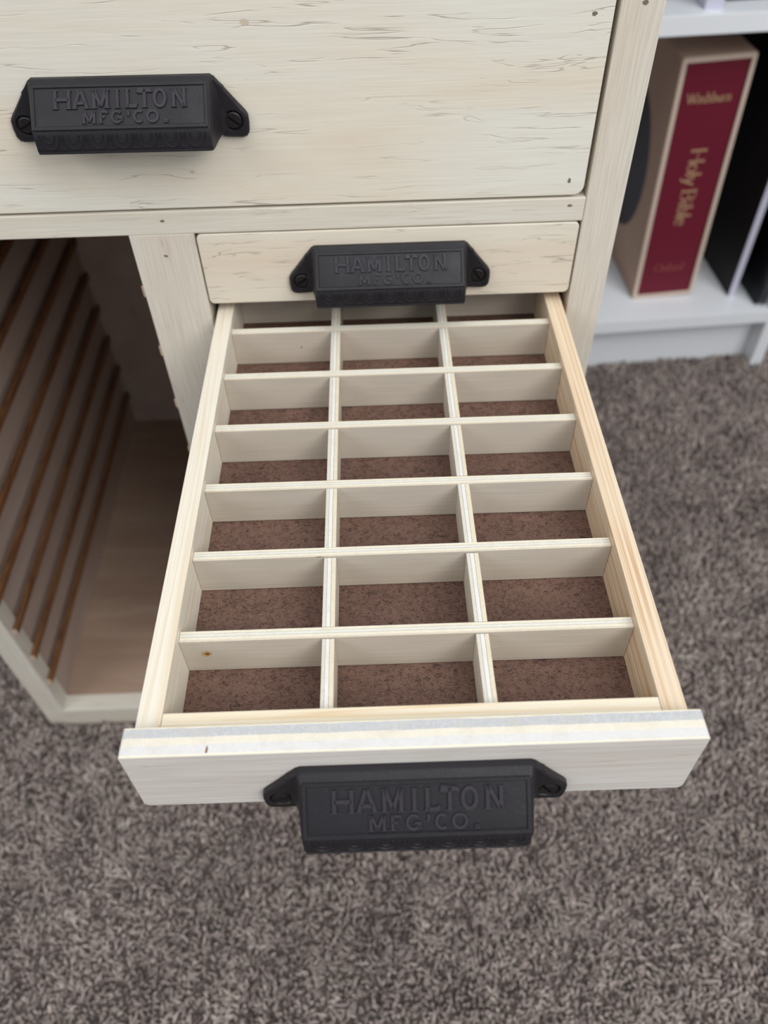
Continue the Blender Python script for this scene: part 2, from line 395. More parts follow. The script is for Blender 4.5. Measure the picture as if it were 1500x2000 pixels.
def build_pull(parent, loc, droop, tilt=0.0):
    R = Matrix.Rotation(tilt, 3, 'Y')
    def put(name, bm, mat, smooth, off=(0, 0, 0), ang=0.0):
        p = R @ Vector(off)+Vector(loc)
        return obj(name, bm, mat, parent, loc=p, smooth=smooth, rot=(0, tilt+ang, 0))
    # body: cross-section swept in x, swelling from the flange with a fillet at each end
    st = [(-46.5, 0.10), (-44.6, 0.17), (-43.2, 0.30), (-42.2, 0.50), (-41.5, 0.74), (-41.0, 0.90), (-40.5, 0.975), (-39.6, 1.0)]
    st = st + [(x, 1.0) for x in (-26, -13, 0, 13, 26)] + [(-x, k) for x, k in reversed(st)]
    bm = new_bm()
    prof = []
    for a, b in zip(PROF, PROF[1:]):
        m = 3 if abs(a[1]-b[1]) > 4 else 1
        for i in range(m): prof.append((a[0]+(b[0]-a[0])*i/m, a[1]+(b[1]-a[1])*i/m))
    prof.append(PROF[-1])
    grid = []
    for x, k in st:
        row = []
        for d, z in prof:
            zz = z
            ax = abs(x)
            if ax > 41: zz = max(z, -26.1+(ax-41)*0.30) if z < -20 else z
            if ax > 41: zz = min(zz, -(ax-41)*1.0)
            dd = max(2.6 if d > 1.2 else d, d*k)
            row.append(bm.verts.new((x, -dd, zz)))
        grid.append(row)
    for a, b in zip(grid, grid[1:]):
        for i in range(len(prof)-1):
            bm.faces.new((a[i], b[i], b[i+1], a[i+1]))
    # inner skin, open at the back and underneath
    inner = []
    for x, k in st:
        if abs(x) > 41.0: continue
        xi = max(-38.6, min(38.6, x))
        row = [bm.verts.new((xi, -max(0.3, min(d*k, d)-2.4), min(z-2.2, -2.4) if i < len(prof)-1 else z+0.1)) for i, (d, z) in enumerate(prof)]
        inner.append(row)
    for a, b in zip(inner, inner[1:]):
        for i in range(len(prof)-1):
            bm.faces.new((a[i], a[i+1], b[i+1], b[i]))
    # lower lip joining the skins
    outs = [r[-1] for r, (x, k) in zip(grid, st) if abs(x) <= 41.0]
    ins = [r[-1] for r in inner]
    for i in range(len(outs)-1):
        bm.faces.new((outs[i], outs[i+1], ins[i+1], ins[i]))
    # the two ears, each an outline pierced by a countersunk screw hole
    for s in (-1, 1):
        out = [(36, -2.5), (40.4, 0), (42.5, -1.0), (47, -6.6), (51.5, -12.2), (54.8, -16.2), (56.0, -18.2), (56.2, -22), (55.8, -26), (54.6, -27.8), (52.5, -28.4), (47.5, -28.3), (44, -28.0), (42.0, -27.0), (41.0, -25.4), (36, -25)]
        cx, cz = 49.0, -20.2
        N = 40
        def at_angle(a):
            dx, dz = math.cos(a), math.sin(a); best = None
            for p, q in zip(out, out[1:]+out[:1]):
                ex, ez = q[0]-p[0], q[1]-p[1]; det = dx*(-ez)+dz*ex
                if abs(det) < 1e-9: continue
                t = ((p[0]-cx)*(-ez)+(p[1]-cz)*ex)/det; u = (dx*(p[1]-cz)-dz*(p[0]-cx))/det
                if t > 0 and -1e-6 <= u <= 1+1e-6 and (best is None or t > best): best = t
            return best
        rings = []
        angs = [math.atan2(p[1]-cz, p[0]-cx) for p in out]+[2*math.pi*i/N-math.pi for i in range(N)]
        angs = sorted(set(round(a, 4) for a in angs))
        for kind in ('back', 'rim', 'top', 'hole', 'cone', 'deep'):
            ring = []
            for a in angs:
                t = at_angle(a) or 6
                r, y = {'back': (t, 0.0), 'rim': (t, -2.2), 'top': (t-0.9, -3.1), 'hole': (4.9, -3.1), 'cone': (4.6, -2.6), 'deep': (4.3, -1.7)}[kind]
                if kind == 'top': r = max(r, 5.0)
                ring.append(bm.verts.new((s*(cx+r*math.cos(a)), y, cz+r*math.sin(a))))
            rings.append(ring)
        for ra, rb in zip(rings, rings[1:]):
            for i in range(len(angs)):
                j = (i+1) % len(angs)
                bm.faces.new((ra[i], ra[j], rb[j], rb[i]))
        bm.faces.new(rings[-1])
    body = put('cup_pull', bm, iron_mat, True)
    body['label'] = 'black cast iron cup pull'
    # relief: panel frame, lettering and the ornament band
    bm = new_bm()
    L = (SL1-SL0).length
    dv = (SL1-SL0)/L
    def slope(u, v, h):          # v measured down the slope
        p = SL0+dv*v+SLN*h
        return (u, -p.x, p.y)
    X = lambda px: (px-770)/1070*81.2
    def word(row, vtop, vbot, w, h):
        for ch, a, b in row:
            ua, ub = X(a), X(b); hh = vbot-vtop
            F = lambda p: (ua+(ub-ua)*p[0], vbot-hh*p[1])
            for stx in GL[ch]:
                ribbon(bm, [F(p) for p in stx], w, h, slope, closed=(ch == 'O'), taper=0.70)
            for fx in FEET.get(ch, ()):
                q = F((fx, 0.03)); ribbon(bm, [(q[0]-w*0.68, q[1]), (q[0]+w*0.68, q[1])], w*0.4, h*0.9, slope)
            for fx in HEADS.get(ch, ()):
                q = F((fx, 0.97)); ribbon(bm, [(q[0]-w*0.62, q[1]), (q[0]+w*0.62, q[1])], w*0.4, h*0.9, slope)
    word(ROW1, 2.1, 10.4, 1.95, 0.9)
    word(ROW2, 11.5, 17.0, 1.45, 0.75)
    put('pull_lettering', bm, iron_letter, False)
    bm = new_bm()
    ribbon(bm, [(-39.8, 0.1), (39.8, 0.1)], 2.0, 0.7, slope)
    ribbon(bm, [(-39.8, L-0.6), (39.8, L-0.6)], 2.4, 0.7, slope)
    for s in (-1, 1): ribbon(bm, [(s*39.3, 0), (s*39.3, L)], 2.2, 0.6, slope)
    def band(u, v, h):           # v down from the top of the band
        return (u, -(20.75+0.035*v+h), -17.0-v)
    n = 7; pitch = 78.0/n
    for i in range(n):
        cu = -39+pitch*(i+0.5)
        ribbon(bm, [(cu+pitch*0.42*math.cos(math.radians(a)), 0.3+6.3*math.sin(math.radians(a))) for a in range(0, 181, 15)], 1.0, 0.4, band)
        ribbon(bm, [(cu+pitch*0.22*math.cos(math.radians(a)), 0.3+3.7*math.sin(math.radians(a))) for a in range(0, 181, 20)], 0.8, 0.35, band)
        if i: ribbon(bm, [(cu-pitch/2, 1.5), (cu-pitch/2, 6.4)], 0.8, 0.35, band); ribbon(bm, [(cu-pitch/2-1, 6.6), (cu-pitch/2+1, 6.6)], 1.2, 0.35, band)
    ribbon(bm, [(-40, 8.3), (40, 8.3)], 1.2, 0.4, band)
    put('pull_ornament', bm, iron_mat, False)
    for s, ang in ((-1, random.uniform(-.9, -.2)), (1, random.uniform(-.1, 1.2))):
        bm = new_bm()
        # slotted head: two half discs with a gap
        for side in (-1, 1):
            a0 = math.asin(0.55/3.9); pts = [(3.9*math.cos(a), side*3.9*math.sin(a)) for a in [a0+(math.pi-2*a0)*i/14 for i in range(15)]]
            if side < 0: pts = pts[::-1]
            top = [(p[0]*0.86, p[1]*0.86 if abs(p[1]) > .8 else p[1]) for p in pts]
            lo = [bm.verts.new((p[0], -1.0, p[1])) for p in pts]; mid = [bm.verts.new((p[0], -2.8, p[1])) for p in pts]
            tp = [bm.verts.new((p[0], -3.25, p[1])) for p in top]
            k = len(pts)
            for A, B in ((lo, mid), (mid, tp)):
                for i in range(k): bm.faces.new((A[i], B[i], B[(i+1) % k], A[(i+1) % k]))
            bm.faces.new(tp)
        pts = [bm.verts.new((3.9*math.cos(2*math.pi*i/24), -2.1, 3.9*math.sin(2*math.pi*i/24))) for i in range(24)]
        bm.faces.new(pts)
        put('screw', bm, screw_mat, False, (s*49.0, 0, -20.2), ang)
    return body

# ------------------------------------------------------------------ the cabinet
G = 0.96
XL = -G-34.7-2*G-206.0          # inner face of the left stile
cab = empty('cabinet', (-18.5, 0, 0), label='whitewashed plywood desk cabinet with iron cup pulls and one shallow drawer pulled open', cat='cabinet')
OFF = (18.5, 0, FZ)            # from the reference frame of the drawer to the cabinet's base
RIM = lambda f: 0 if abs(f.normal.y) > 0.6 else 1

def cab_board(name, x0, x1, y0, y1, z0, z1, face, edge, bev=0.5, marks=(), axis=None):
    bm = new_bm(); add_box(bm, 0, x1-x0, 0, y1-y0, 0, z1-z0, bev, seg=2)
    mats = [face, edge, brad]
    def fm(f):
        n = f.normal
        if axis is None: return 0
        return 1 if abs(n['xyz'.index(axis)]) < 0.6 else 0
    bmesh.ops.recalc_face_normals(bm, faces=bm.faces); bm.normal_update()
    for f in bm.faces: f.material_index = fm(f)
    for (mx, mz, w, h) in marks:
        add_mark(bm, mx-x0, mz-z0, -0.06, w, h, 2)
    return obj(name, bm, mats, cab, loc=(x0+OFF[0], y0, z0+OFF[2]))

def add_mark(bm, x, z, y, w, h, mi):
    vs = []
    for i in range(9):
        a = 2*math.pi*i/9; r = random.uniform(0.75, 1.1)
        vs.append(bm.verts.new((x+w/2*r*math.cos(a), y, z+h/2*r*math.sin(a))))
    f = bm.faces.new(vs); f.material_index = mi

ZB = -516.0
cab_board('right_stile', 206+G, 206+G+19.7, 0, 18, ZB, 205, ply_stile, ply_stile, 0.6, [(217.5, 151.5, 3.2, 2.6)])
cab_board('middle_stile', -G-34.7, -G, 0, 18, ZB, 48.75, ply_stile, ply_stile, 0.5, [(-18.5, 36.1, 2.6, 1.8)])
cab_board('left_stile', XL-22.0, XL, 0, 18, -484.8, 205, ply_stile, ply_stile, 0.5)
cab_board('drawer_rail', XL, 206+G-0.15, 0, 18, 48.8, 61.84, ply_rail, ply_rail, 0.6, [(-15.8, 56.5, 2.8, 1.8), (198.8, 57.6, 3.0, 1.8)])
cab_board('base_rail', XL-22.0, -G-34.9, 0, 18, ZB+0.2, -485.0, ply_rail, ply_rail, 0.6)
cab_board('base_rail', -G-34.5, 206+G-0.3, 18.1, 34, ZB+0.2, -502.2, ply_rail, ply_rail, 0.4)
cab_board('base_rail', 0.2-G, 206+G-0.3, 0.1, 18, ZB+0.2, -485.0, ply_rail, ply_rail, 0.6)
cab_board('top_rail', XL, 206+G-0.15, 0, 18, 184, 205, ply_rail, ply_rail, 0.6)
cab_board('cabinet_top', XL-26, 206+G+24, -6, 452, 205.3, 223, ply_front, ply_front, 0.8)
cab_board('cabinet_floor', XL-4, 206+5, 18.2, 438, -502, -484, ply_floor, ply_floor, 0.3)
cab_board('middle_shelf', XL-4, 206+5, 18.2, 438, 50.5, 60.5, ply_floor, ply_floor, 0.3)
cab_board('back_panel', XL-19, 206+19, 438.3, 446, ZB, 205, ply_inside, ply_inside, 0.3)
RZ = [10.9-42.2*k-0.22*k*k for k in range(11)]
def side_panel(name, xa, face_dirs, label=None, z1=205.0, thick=14.0, dado_z1=49):
    """side panel whose inner faces carry dadoes for the drawer runners"""
    bm = new_bm()
    lo = ZB+0.4
    # xa = (outer x, inner x); strips of the inner layer between the dadoes
    core0, core1 = xa
    def strips(xs0, xs1):
        edges = sorted([(z-4.4, z+8.4) for z in RZ])
        z = lo
        for a, b in edges:
            add_box(bm, xs0, xs1, 18.3, 438, z, a, 0.25); z = b
        add_box(bm, xs0, xs1, 18.3, 438, z, z1, 0.25)
    add_box(bm, core0, core1, 18.3, 438, lo, z1, 0)
    for d in face_dirs:
        if d > 0: strips(core1, core1+5)
        else: strips(core0-5, core0)
    o = obj(name, bm, ply_inside, cab, loc=OFF)
    return o
side_panel('side_panel', (XL-18, XL-6), (1,))
side_panel('side_panel', (206+G+6, 206+G+19.5), (-1,))
side_panel('partition_panel', (-G-34.7+5.6, -G-6), (-1, 1), z1=50)
def runner(x0, x1, z, inward):
    bm = new_bm()
    add_box(bm, x0, x1, 5.0, 436, z-4.2, z+3.6, 0.9, seg=3)
    bm.normal_update()
    bmesh.ops.recalc_face_normals(bm, faces=bm.faces)
    for f in bm.faces: f.material_index = 1 if f.normal.y < -0.5 else 0
    o = obj('drawer_runner', bm, [runner_mat, runner_end_mat], cab, loc=OFF)
    return o
# a runner starts just behind each stile; it is cut around the stile, so begin it in the plane of the stile's back part
for k, z in enumerate(RZ):
    if k: runner(XL-0.2, XL+3.9, z, 1)
    runner(-G-34.7-2.9, -G-34.7+0.1, z, -1)
for k, z in enumerate(RZ):
    if k > 1:
        runner(-G, -G+2.4, z, 1); runner(206+G-2.4, 206+G, z, -1)

def drawer_plate(name, parent, x0, x1, z0, z1, y, t, r, face, edge, marks=(), rt=None):
    bm = new_bm()
    prism(bm, round_rect(0, x1-x0, 0, z1-z0, r, 5, rt), 0, t, 0.45)
    bmesh.ops.recalc_face_normals(bm, faces=bm.faces); bm.normal_update()
    for f in bm.faces: f.material_index = 0 if abs(f.normal.y) > 0.72 else 1
    for (mx, mz, w, h, mi) in marks: add_mark(bm, mx-x0, mz-z0, -0.06, w, h, mi)
    return obj(name, bm, [face, edge, brad, knot, knot_ring, faint_knot], parent, loc=(x0, y, z0))

# wide top drawer
d = empty('wide_drawer', OFF, parent=cab); d['label'] = 'wide closed drawer across the top of the cabinet'
drawer_plate('drawer_front', d, XL+1.6, 204.6, 63.4, 182.5, 0.0, 17.5, 5.0, ply_front, ply_rail,
             [(195.9, 147.8, 2.8, 2.0, 2), (196.4, 71.3, 1.8, 3.0, 2), (41.8, 149.0, 4.4, 3.2, 5)])
bm = new_bm(); add_box(bm, XL+6, 202, 17.7, 380, 66, 78, 0.3)
add_box(bm, XL+6, XL+16, 17.7, 380, 78.2, 165, 0.3); add_box(bm, 192, 202, 17.7, 380, 78.2, 165, 0.3)
obj('drawer_box', bm, pine_left, d)
build_pull(d, (-18.4, -0.05, 128.9), 0, math.radians(0.5))

# small closed drawer
d = empty('shallow_drawer', OFF, parent=cab); d['label'] = 'closed shallow drawer above the open one'
drawer_plate('drawer_front', d, 0.0, 205.8, 4.44, 47.93, 0.0, 12.0, 3.0, ply_front, ply_front, ())
bm = new_bm(); add_box(bm, 2.6, 203.4, 12.2, 380, 8.5, 12, 0.2)
add_box(bm, 2.6, 11.8, 12.2, 380, 12.2, 40, 0.4); add_box(bm, 194.2, 203.4, 12.2, 380, 12.2, 40, 0.4)
add_box(bm, 12, 194, 370.6, 380, 12.2, 40, 0.4)
obj('drawer_box', bm, pine_left, d)
build_pull(d, (103.4, -0.05, 39.6), 0)

# the open drawer
OD = empty('open_drawer', OFF, (-0.0296, 0, 0), parent=cab); OD['label'] = 'shallow drawer pulled out, divided into small compartments'
D = 277.26; T = 11.35; PX0, PX1 = 1.1, 205.3
drawer_plate('drawer_front', OD, PX0, PX1, 5.33-40.6, 5.33, -D, T, 2.6, ply_open, edge_front, (), 1.1)
# a thin dark check in the top edge of the plywood
bm = new_bm()
vs = [bm.verts.new(p) for p in ((0, 0.4, 0), (0.7, 0.3, 0), (0.9, 1.8, 0), (0.5, 3.2, 0), (0.2, 2.0, 0))]; bm.faces.new(vs)
obj('edge_check', bm, knot, OD, loc=(31.2, -D+0.6, 5.38))
bm = new_bm()
vs = [bm.verts.new(p) for p in ((0, 0, 0), (0.8, 0.1, 0), (0.7, 2.2, 0), (0.35, 4.6, 0), (0.1, 2.4, 0))]; bm.faces.new(vs)
obj('glue_stain', bm, plain('amber_glue', srgb(212, 150, 84), 0.4), OD, loc=(11.0, -D+T+0.4, -2.08))
XA, XB = 2.56, 203.4; TB = 9.2; YB = 112.0; Y0 = -D+T
ZT = -2.15; ZFL = -28.3
def rim(f): return 0
bm = new_bm(); add_box(bm, 0, TB, 0, YB-Y0, 0, ZT-ZFL+5.5, 0.5, seg=2); obj('drawer_side', bm, pine_left, OD, loc=(XA, Y0, ZFL-5.5))
bm = new_bm(); add_box(bm, 0, TB, 0, YB-Y0, 0, ZT-ZFL+5.5, 0.5, seg=2); tag(obj('drawer_side', bm, pine_right, OD, loc=(XB-TB, Y0, ZFL-5.5)), 'warm striped pine drawer side')
bm = new_bm(); add_box(bm, 0, XB-XA-2*TB-0.3, 0, TB, 0, ZT-ZFL+5.5, 0.5, seg=2); obj('front_board', bm, pine_front, OD, loc=(XA+TB+0.15, Y0+0.1, ZFL-5.5))
bm = new_bm(); add_box(bm, 0, XB-XA-2*TB-0.3, 0, TB, 0, ZT-ZFL+5.5, 0.5, seg=2); obj('back_board', bm, pine_front, OD, loc=(XA+TB+0.15, YB-TB-0.1, ZFL-5.5))
bm = new_bm(); add_box(bm, XA+TB-0.0, XB-TB, Y0+TB, YB-TB, ZFL-3.2, ZFL, 0); tag(obj('drawer_bottom', bm, hard_mat, OD), 'brown hardboard drawer bottom')
DX0, DX1 = XA+TB+0.1, XB-TB-0.1
DTOP = -6.5; DT = 5.1
rows = [-223.15+41.65*i for i in range(8)]
for i, y in enumerate(rows):
    bm = new_bm(); add_box(bm, 0, DX1-DX0, 0, DT, 0, DTOP-ZFL-0.35, 0.3, seg=2)
    bmesh.ops.recalc_face_normals(bm, faces=bm.faces); bm.normal_update()
    for f in bm.faces: f.material_index = 0 if abs(f.normal.y) > 0.72 else 1
    if i == 0:
        add_mark(bm, 21.5-DX0, 12.6, -0.04, 4.6, 4.2, 3); add_mark(bm, 21.7-DX0, 12.5, -0.08, 2.3, 2.0, 2)
    if i == 5:
        add_mark(bm, 51-DX0, 11.0, -0.04, 1.2, 1.0, 2)
    if i == 1:
        add_mark(bm, 67.0-DX0, 21.2, -0.04, 3.6, 0.5, 2)
    o = obj('cross_divider', bm, [ply_div, edge_divy, knot, knot_ring], OD, loc=(DX0, y, ZFL+0.3))
    o.rotation_euler = (random.uniform(-.008, .008), 0, random.uniform(-.003, .003))
for x in (69.1, 130.8):
    bm = new_bm(); ys = [Y0+TB+0.3]+[v for y in rows for v in (y-0.35, y+DT+0.35)]+[YB-TB-0.4]
    for a, b in zip(ys[::2], ys[1::2]):
        add_box(bm, random.uniform(-.15, .15), DT+random.uniform(-.15, .15), a, b, 0, DTOP-ZFL-0.45+random.uniform(-.25, .1), 0.3, seg=2)
    bmesh.ops.recalc_face_normals(bm, faces=bm.faces); bm.normal_update()
    for f in bm.faces: f.material_index = 0 if abs(f.normal.x) > 0.72 else 1
    obj('long_divider', bm, [ply_divy, edge_divx], OD, loc=(x, 0, ZFL+0.3))
build_pull(OD, (103.6, -D-0.05, -5.3), 0)

# ------------------------------------------------------------------ bookcase (turned slightly to the cabinet)
BR = 0.059
case = empty('bookcase', (540, 541, 0), (0, 0, BR), label='low white bookcase standing on the carpet behind the cabinet', cat='bookcase')
def cb(name, x0, x1, y0, y1, z0, z1, bev=0.8, m=white_lam):
    bm = new_bm(); add_box(bm, x0, x1, y0, y1, z0+FZ, z1+FZ, bev, seg=2)
    return obj(name, bm, m, case)
IX0, IX1 = -648.0, 114.8
cb('side_panel', IX1, IX1+18, 0, 280, -516, 540); cb('side_panel', IX0-18, IX0, 0, 280, -516, 540)
cb('bottom_shelf', IX0+.2, IX1-.2, 0, 276, -434.9, -415.15)
cb('middle_shelf', IX0+.2, IX1-.2, 0, 276, -50.4, -30.6)
cb('upper_shelf', IX0+.2, IX1-.2, 0, 276, 260, 280)
cb('top_panel', IX0-18, IX1+18, -2, 282, 540.2, 560)
cb('toe_kick', IX0+.2, IX1-.2, 27, 43, -516, -435.1)
cb('back_panel', IX0-17, IX1+17, 280.3, 284, -514, 540)

def in_case(x, y, z):      # bookcase frame -> world, mm
    c, s = math.cos(BR), math.sin(BR)
    return (540+c*x-s*y, 541+s*x+c*y, z+FZ)

# slipcase: open-fronted box, leaning a touch; local origin at the middle of its bottom front edge
LEAN = -0.033
SW, SH, SD = 88.0, 324.0, 232.0
sc = empty('slipcase', in_case(-27.6, 49, -415.1+1.5), (0, 0, 0), label='beige cloth-covered slipcase open at the front, leaning slightly on the lower shelf', cat='slipcase')
sc.rotation_euler = (Matrix.Rotation(BR, 3, 'Z') @ Matrix.Rotation(LEAN, 3, 'Y')).to_euler()
bm = new_bm(); w = 6.0
outer = round_rect(-SW/2, SW/2, 0, SH, 3.5, 4); inner = round_rect(-SW/2+w, SW/2-w, w, SH-w, 1.0, 4)
for (A, y0, y1) in ((outer, 0, SD),):
    o0 = [bm.verts.new((p[0], y0+1.5, p[1])) for p in A]; o1 = [bm.verts.new((p[0], y1, p[1])) for p in A]
    of = [bm.verts.new((p[0]*0.985, y0, 162+(p[1]-162)*0.995)) for p in A]
    i0 = [bm.verts.new((p[0], y0, p[1])) for p in inner]; i1 = [bm.verts.new((p[0], y1-w, p[1])) for p in inner]
    k = len(A)
    for a, b in ((o1, o0), (o0, of), (of, i0), (i0, i1)):
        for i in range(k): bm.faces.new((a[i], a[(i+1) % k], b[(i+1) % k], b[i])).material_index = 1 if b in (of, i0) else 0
    bm.faces.new(o1); bm.faces.new(list(reversed(i1)))
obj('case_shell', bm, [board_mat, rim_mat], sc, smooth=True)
bm = new_bm()
vs = [bm.verts.new((-SW/2-0.25, 118+78*math.cos(a), 160+100*math.sin(a))) for a in [2*math.pi*i/48 for i in range(48)]]
f = bm.faces.new(vs); r = bmesh.ops.extrude_face_region(bm, geom=[f])
for v in [g for g in r['geom'] if isinstance(g, bmesh.types.BMVert)]: v.co.x += 0.24
tag(obj('printed_oval', bm, oval_mat, sc), 'dark oval picture on the side of the slipcase')
bm = new_bm()
for (ya, yb, z, hh) in ((52, 92, 268, 9), (60, 84, 254, 5), (40, 90, 40, 5), (48, 78, 28, 5)):
    add_box(bm, -SW/2-0.12, -SW/2-0.02, ya, yb, z, z+hh)
# ------------------------------------------------------------------ book inside
bm.free()
bk = empty('book', in_case(-27.6, 49, -415.1+1.5), label='thick maroon book with gold spine lettering inside the beige slipcase', cat='book')
bk.rotation_euler = sc.rotation_euler
bm = new_bm(); hw = SW/2-w-0.3
pts = [(-hw, 3.0), (-hw+1.5, 1.6), (-hw*0.5, 1.2), (0, 1.0), (hw*0.5, 1.2), (hw-1.5, 1.6), (hw, 3.0), (hw, SD-10), (hw-3, SD-10), (hw-3, 7), (-hw+3, 7), (-hw+3, SD-10), (-hw, SD-10)]
lo = [bm.verts.new((p[0], p[1], w+0.3)) for p in pts]; hi = [bm.verts.new((p[0], p[1], SH-w-0.3)) for p in pts]
k = len(pts); bm.faces.new(list(reversed(lo))); bm.faces.new(hi)
for i in range(k): bm.faces.new((lo[i], lo[(i+1) % k], hi[(i+1) % k], hi[i]))
obj('cover', bm, maroon, bk)
bm = new_bm(); add_box(bm, -hw+3.1, hw-3.1, 7.2, SD-13, w+4, SH-w-4); obj('pages', bm, page_mat, bk)

LC = {}
def lc(ch, strokes, adv, ser=()): LC[ch] = (strokes, adv, ser)
lc('W', [[(0.02, 1), (.32, 0)], [(.32, 0), (.56, .95)], [(.56, .95), (.8, 0)], [(.8, 0), (1.12, 1)]], 1.14, [(.02, 1), (.56, 1), (1.12, 1)])
lc('H', [[(.12, 0), (.12, 1)], [(.8, 0), (.8, 1)], [(.12, .5), (.8, .5)]], .94, [(.12, 0), (.12, 1), (.8, 0), (.8, 1)])
lc('B', [[(.12, 0), (.12, 1)], [(.12, .98), (.4, .98)]+arc(.4, .76, .26, .22, 90, -90, 8)+[(.12, .54)], [(.12, .53), (.42, .53)]+arc(.42, .27, .3, .26, 90, -90, 8)+[(.12, .01)]], .84, [(.06, 0), (.06, 1)])
lc('O', [arc(.48, .5, .42, .5, 0, 360, 24)], 1.0)
lc('a', [[(.1, .5)]+arc(.28, .46, .16, .17, 150, 0, 6)+[(.44, .08), (.52, .02)], [(.44, .36), (.2, .3)]+arc(.2, .15, .14, .14, 100, 300, 8)+[(.42, .12)]], .56)
lc('s', [arc(.22, .47, .14, .14, 40, 240, 8)+arc(.22, .16, .15, .15, 70, -150, 8)], .44)
lc('h', [[(.12, 0), (.12, 1.04)], [(.12, .46)]+arc(.3, .44, .18, .18, 120, 0, 6)+[(.48, 0)]], .62, [(.12, 0), (.48, 0)])
lc('b', [[(.12, 0), (.12, 1.04)], arc(.3, .31, .2, .3, 150, -150, 14)], .58)
lc('u', [[(.1, .6), (.1, .2)]+arc(.26, .2, .16, .19, 180, 330, 6), [(.46, .6), (.46, 0)]], .6, [(.46, 0)])
lc('r', [[(.12, 0), (.12, .6)], [(.12, .42)]+arc(.28, .46, .14, .14, 150, 50, 4)], .42, [(.12, 0)])
lc('n', [[(.12, 0), (.12, .6)], [(.12, .44)]+arc(.3, .42, .18, .18, 120, 0, 6)+[(.48, 0)]], .62, [(.12, 0), (.48, 0)])
lc('o', [arc(.28, .3, .24, .3, 0, 360, 18)], .58)
lc('l', [[(.12, 0), (.12, 1.04)]], .26, [(.12, 0)])
lc('y', [[(.04, .6), (.26, .04)], [(.5, .6), (.22, -.2), (.06, -.32)]], .54, [(.04, .6), (.5, .6)])
lc('i', [[(.12, 0), (.12, .6)], [(.12, .8), (.12, .9)]], .26, [(.12, 0)])
lc('e', [[(.06, .34), (.48, .34)]+arc(.27, .34, .21, .26, 0, 180, 8)+arc(.29, .28, .24, .27, 180, 320, 8)], .54)
lc('x', [[(.04, .6), (.46, 0)], [(.46, .6), (.04, 0)]], .5)
lc('f', [[(.16, 0), (.16, .8)]+arc(.3, .84, .14, .18, 180, 60, 5), [(.02, .58), (.34, .58)]], .38, [(.16, 0)])
lc('d', [[(.48, 0), (.48, 1.04)], arc(.3, .31, .22, .3, 30, 330, 14)], .6)
lc(' ', [], .3)
def spine_text(name, text, cap, cx, cz, width, mat, vertical=False):
    bm = new_bm(); tot = sum(LC[c][1] for c in text); kx = width/tot/cap
    u = -tot/2
    def place(a, b, h):
        if vertical: return (cx+b, 0.75-h, cz-a)
        return (cx+a, 0.75-h, cz+b)
    for c in text:
        st, adv, ser = LC[c]
        for q in st:
            pts = [((u+p[0])*cap*kx, (p[1]-0.45)*cap) for p in q]
            cl = (pts[0][0]-pts[-1][0])**2+(pts[0][1]-pts[-1][1])**2 < 1e-6 and len(pts) > 4
            ribbon(bm, pts, 1, 0.12, place, closed=cl, contrast=(cap*0.06, cap*0.15), taper=0.95)
        for p in ser:
            x, y = (u+p[0])*cap*kx, (p[1]-0.45)*cap
            ribbon(bm, [(x-cap*.12, y), (x+cap*.12, y)], cap*.05, 0.12, place, taper=0.95)
        u += adv
    return obj(name, bm, mat, bk)
def zc(z): return z+415.1-1.5
spine_text('spine_lettering', 'Washburn', 11.5, 0.0-3.0+1.5, zc(-137), 54, gold)
spine_text('spine_lettering', 'Holy Bible', 19, 1.0, zc(-250), 104, gold, True)
tag(spine_text('spine_lettering', 'Oxford', 12, 0.0, zc(-366), 42, gold_dim), 'faint worn gold lettering at the foot of the spine')

# tall black things beside it
def flat_book(name, label, cat, x, y, z, w_, d_, h_, spine, cover, group=None, lean=0.0):
    e = empty(name, in_case(x, y, z), (0, lean, BR), label=label, cat=cat, group=group)
    e.rotation_euler = (Matrix.Rotation(BR, 3, 'Z') @ Matrix.Rotation(lean, 3, 'Y')).to_euler()
    bm = new_bm(); add_box(bm, 0, 1.4, 0.8, d_, 0, h_, 0.3); add_box(bm, w_-1.4, w_, 0.8, d_, 0, h_, 0.3)
    obj('cover', bm, cover, e)
    bm = new_bm(); add_box(bm, 0, w_, -0.8, 0.7, 0, h_, 0.3); obj('spine', bm, spine, e)
    bm = new_bm(); add_box(bm, 1.5, w_-1.5, 0.8, d_-3, 2, h_-3, 0); obj('pages', bm, page_mat, e)
    return e
flat_book('binder', 'tall thin black binder with a pale silvery spine right of the slipcase', 'binder', 66.5, 40, -415.1, 9.0, 225, 352, silver, navy)
nb = empty('spiral_notebook', in_case(96.5, 9, -415.1), (0, 0, BR), label='black spiral-bound notebook at the right end of the lower shelf', cat='notebook')
bm = new_bm(); add_box(bm, 0, 1.2, 6, 230, 0, 345, 0.3); add_box(bm, 12.6, 13.8, 6, 230, 0, 345, 0.3); obj('cover', bm, navy, nb)
bm = new_bm(); add_box(bm, 1.3, 12.5, 9, 228, 1, 343, 0); obj('pages', bm, navy, nb)
bm = new_bm()
for i in range(46):
    z = 6+i*7.3; prev = None; ring = []
    for j in range(12):
        a = 2*math.pi*j/12; cx_, cy_ = 6.9+6.2*math.cos(a), 7.5+6.6*math.sin(a)
        quad = []
        for kk in range(4):
            b = 2*math.pi*kk/4
            rr = 1.0*math.cos(b); quad.append(bm.verts.new((cx_+rr*math.cos(a), cy_+rr*math.sin(a), z+1.0*math.sin(b))))
        ring.append(quad)
    for j in range(12):
        A, B = ring[j], ring[(j+1) % 12]
        for kk in range(4): bm.faces.new((A[kk], A[(kk+1) % 4], B[(kk+1) % 4], B[kk]))
obj('spiral_binding', bm, coil_mat, nb, smooth=True)
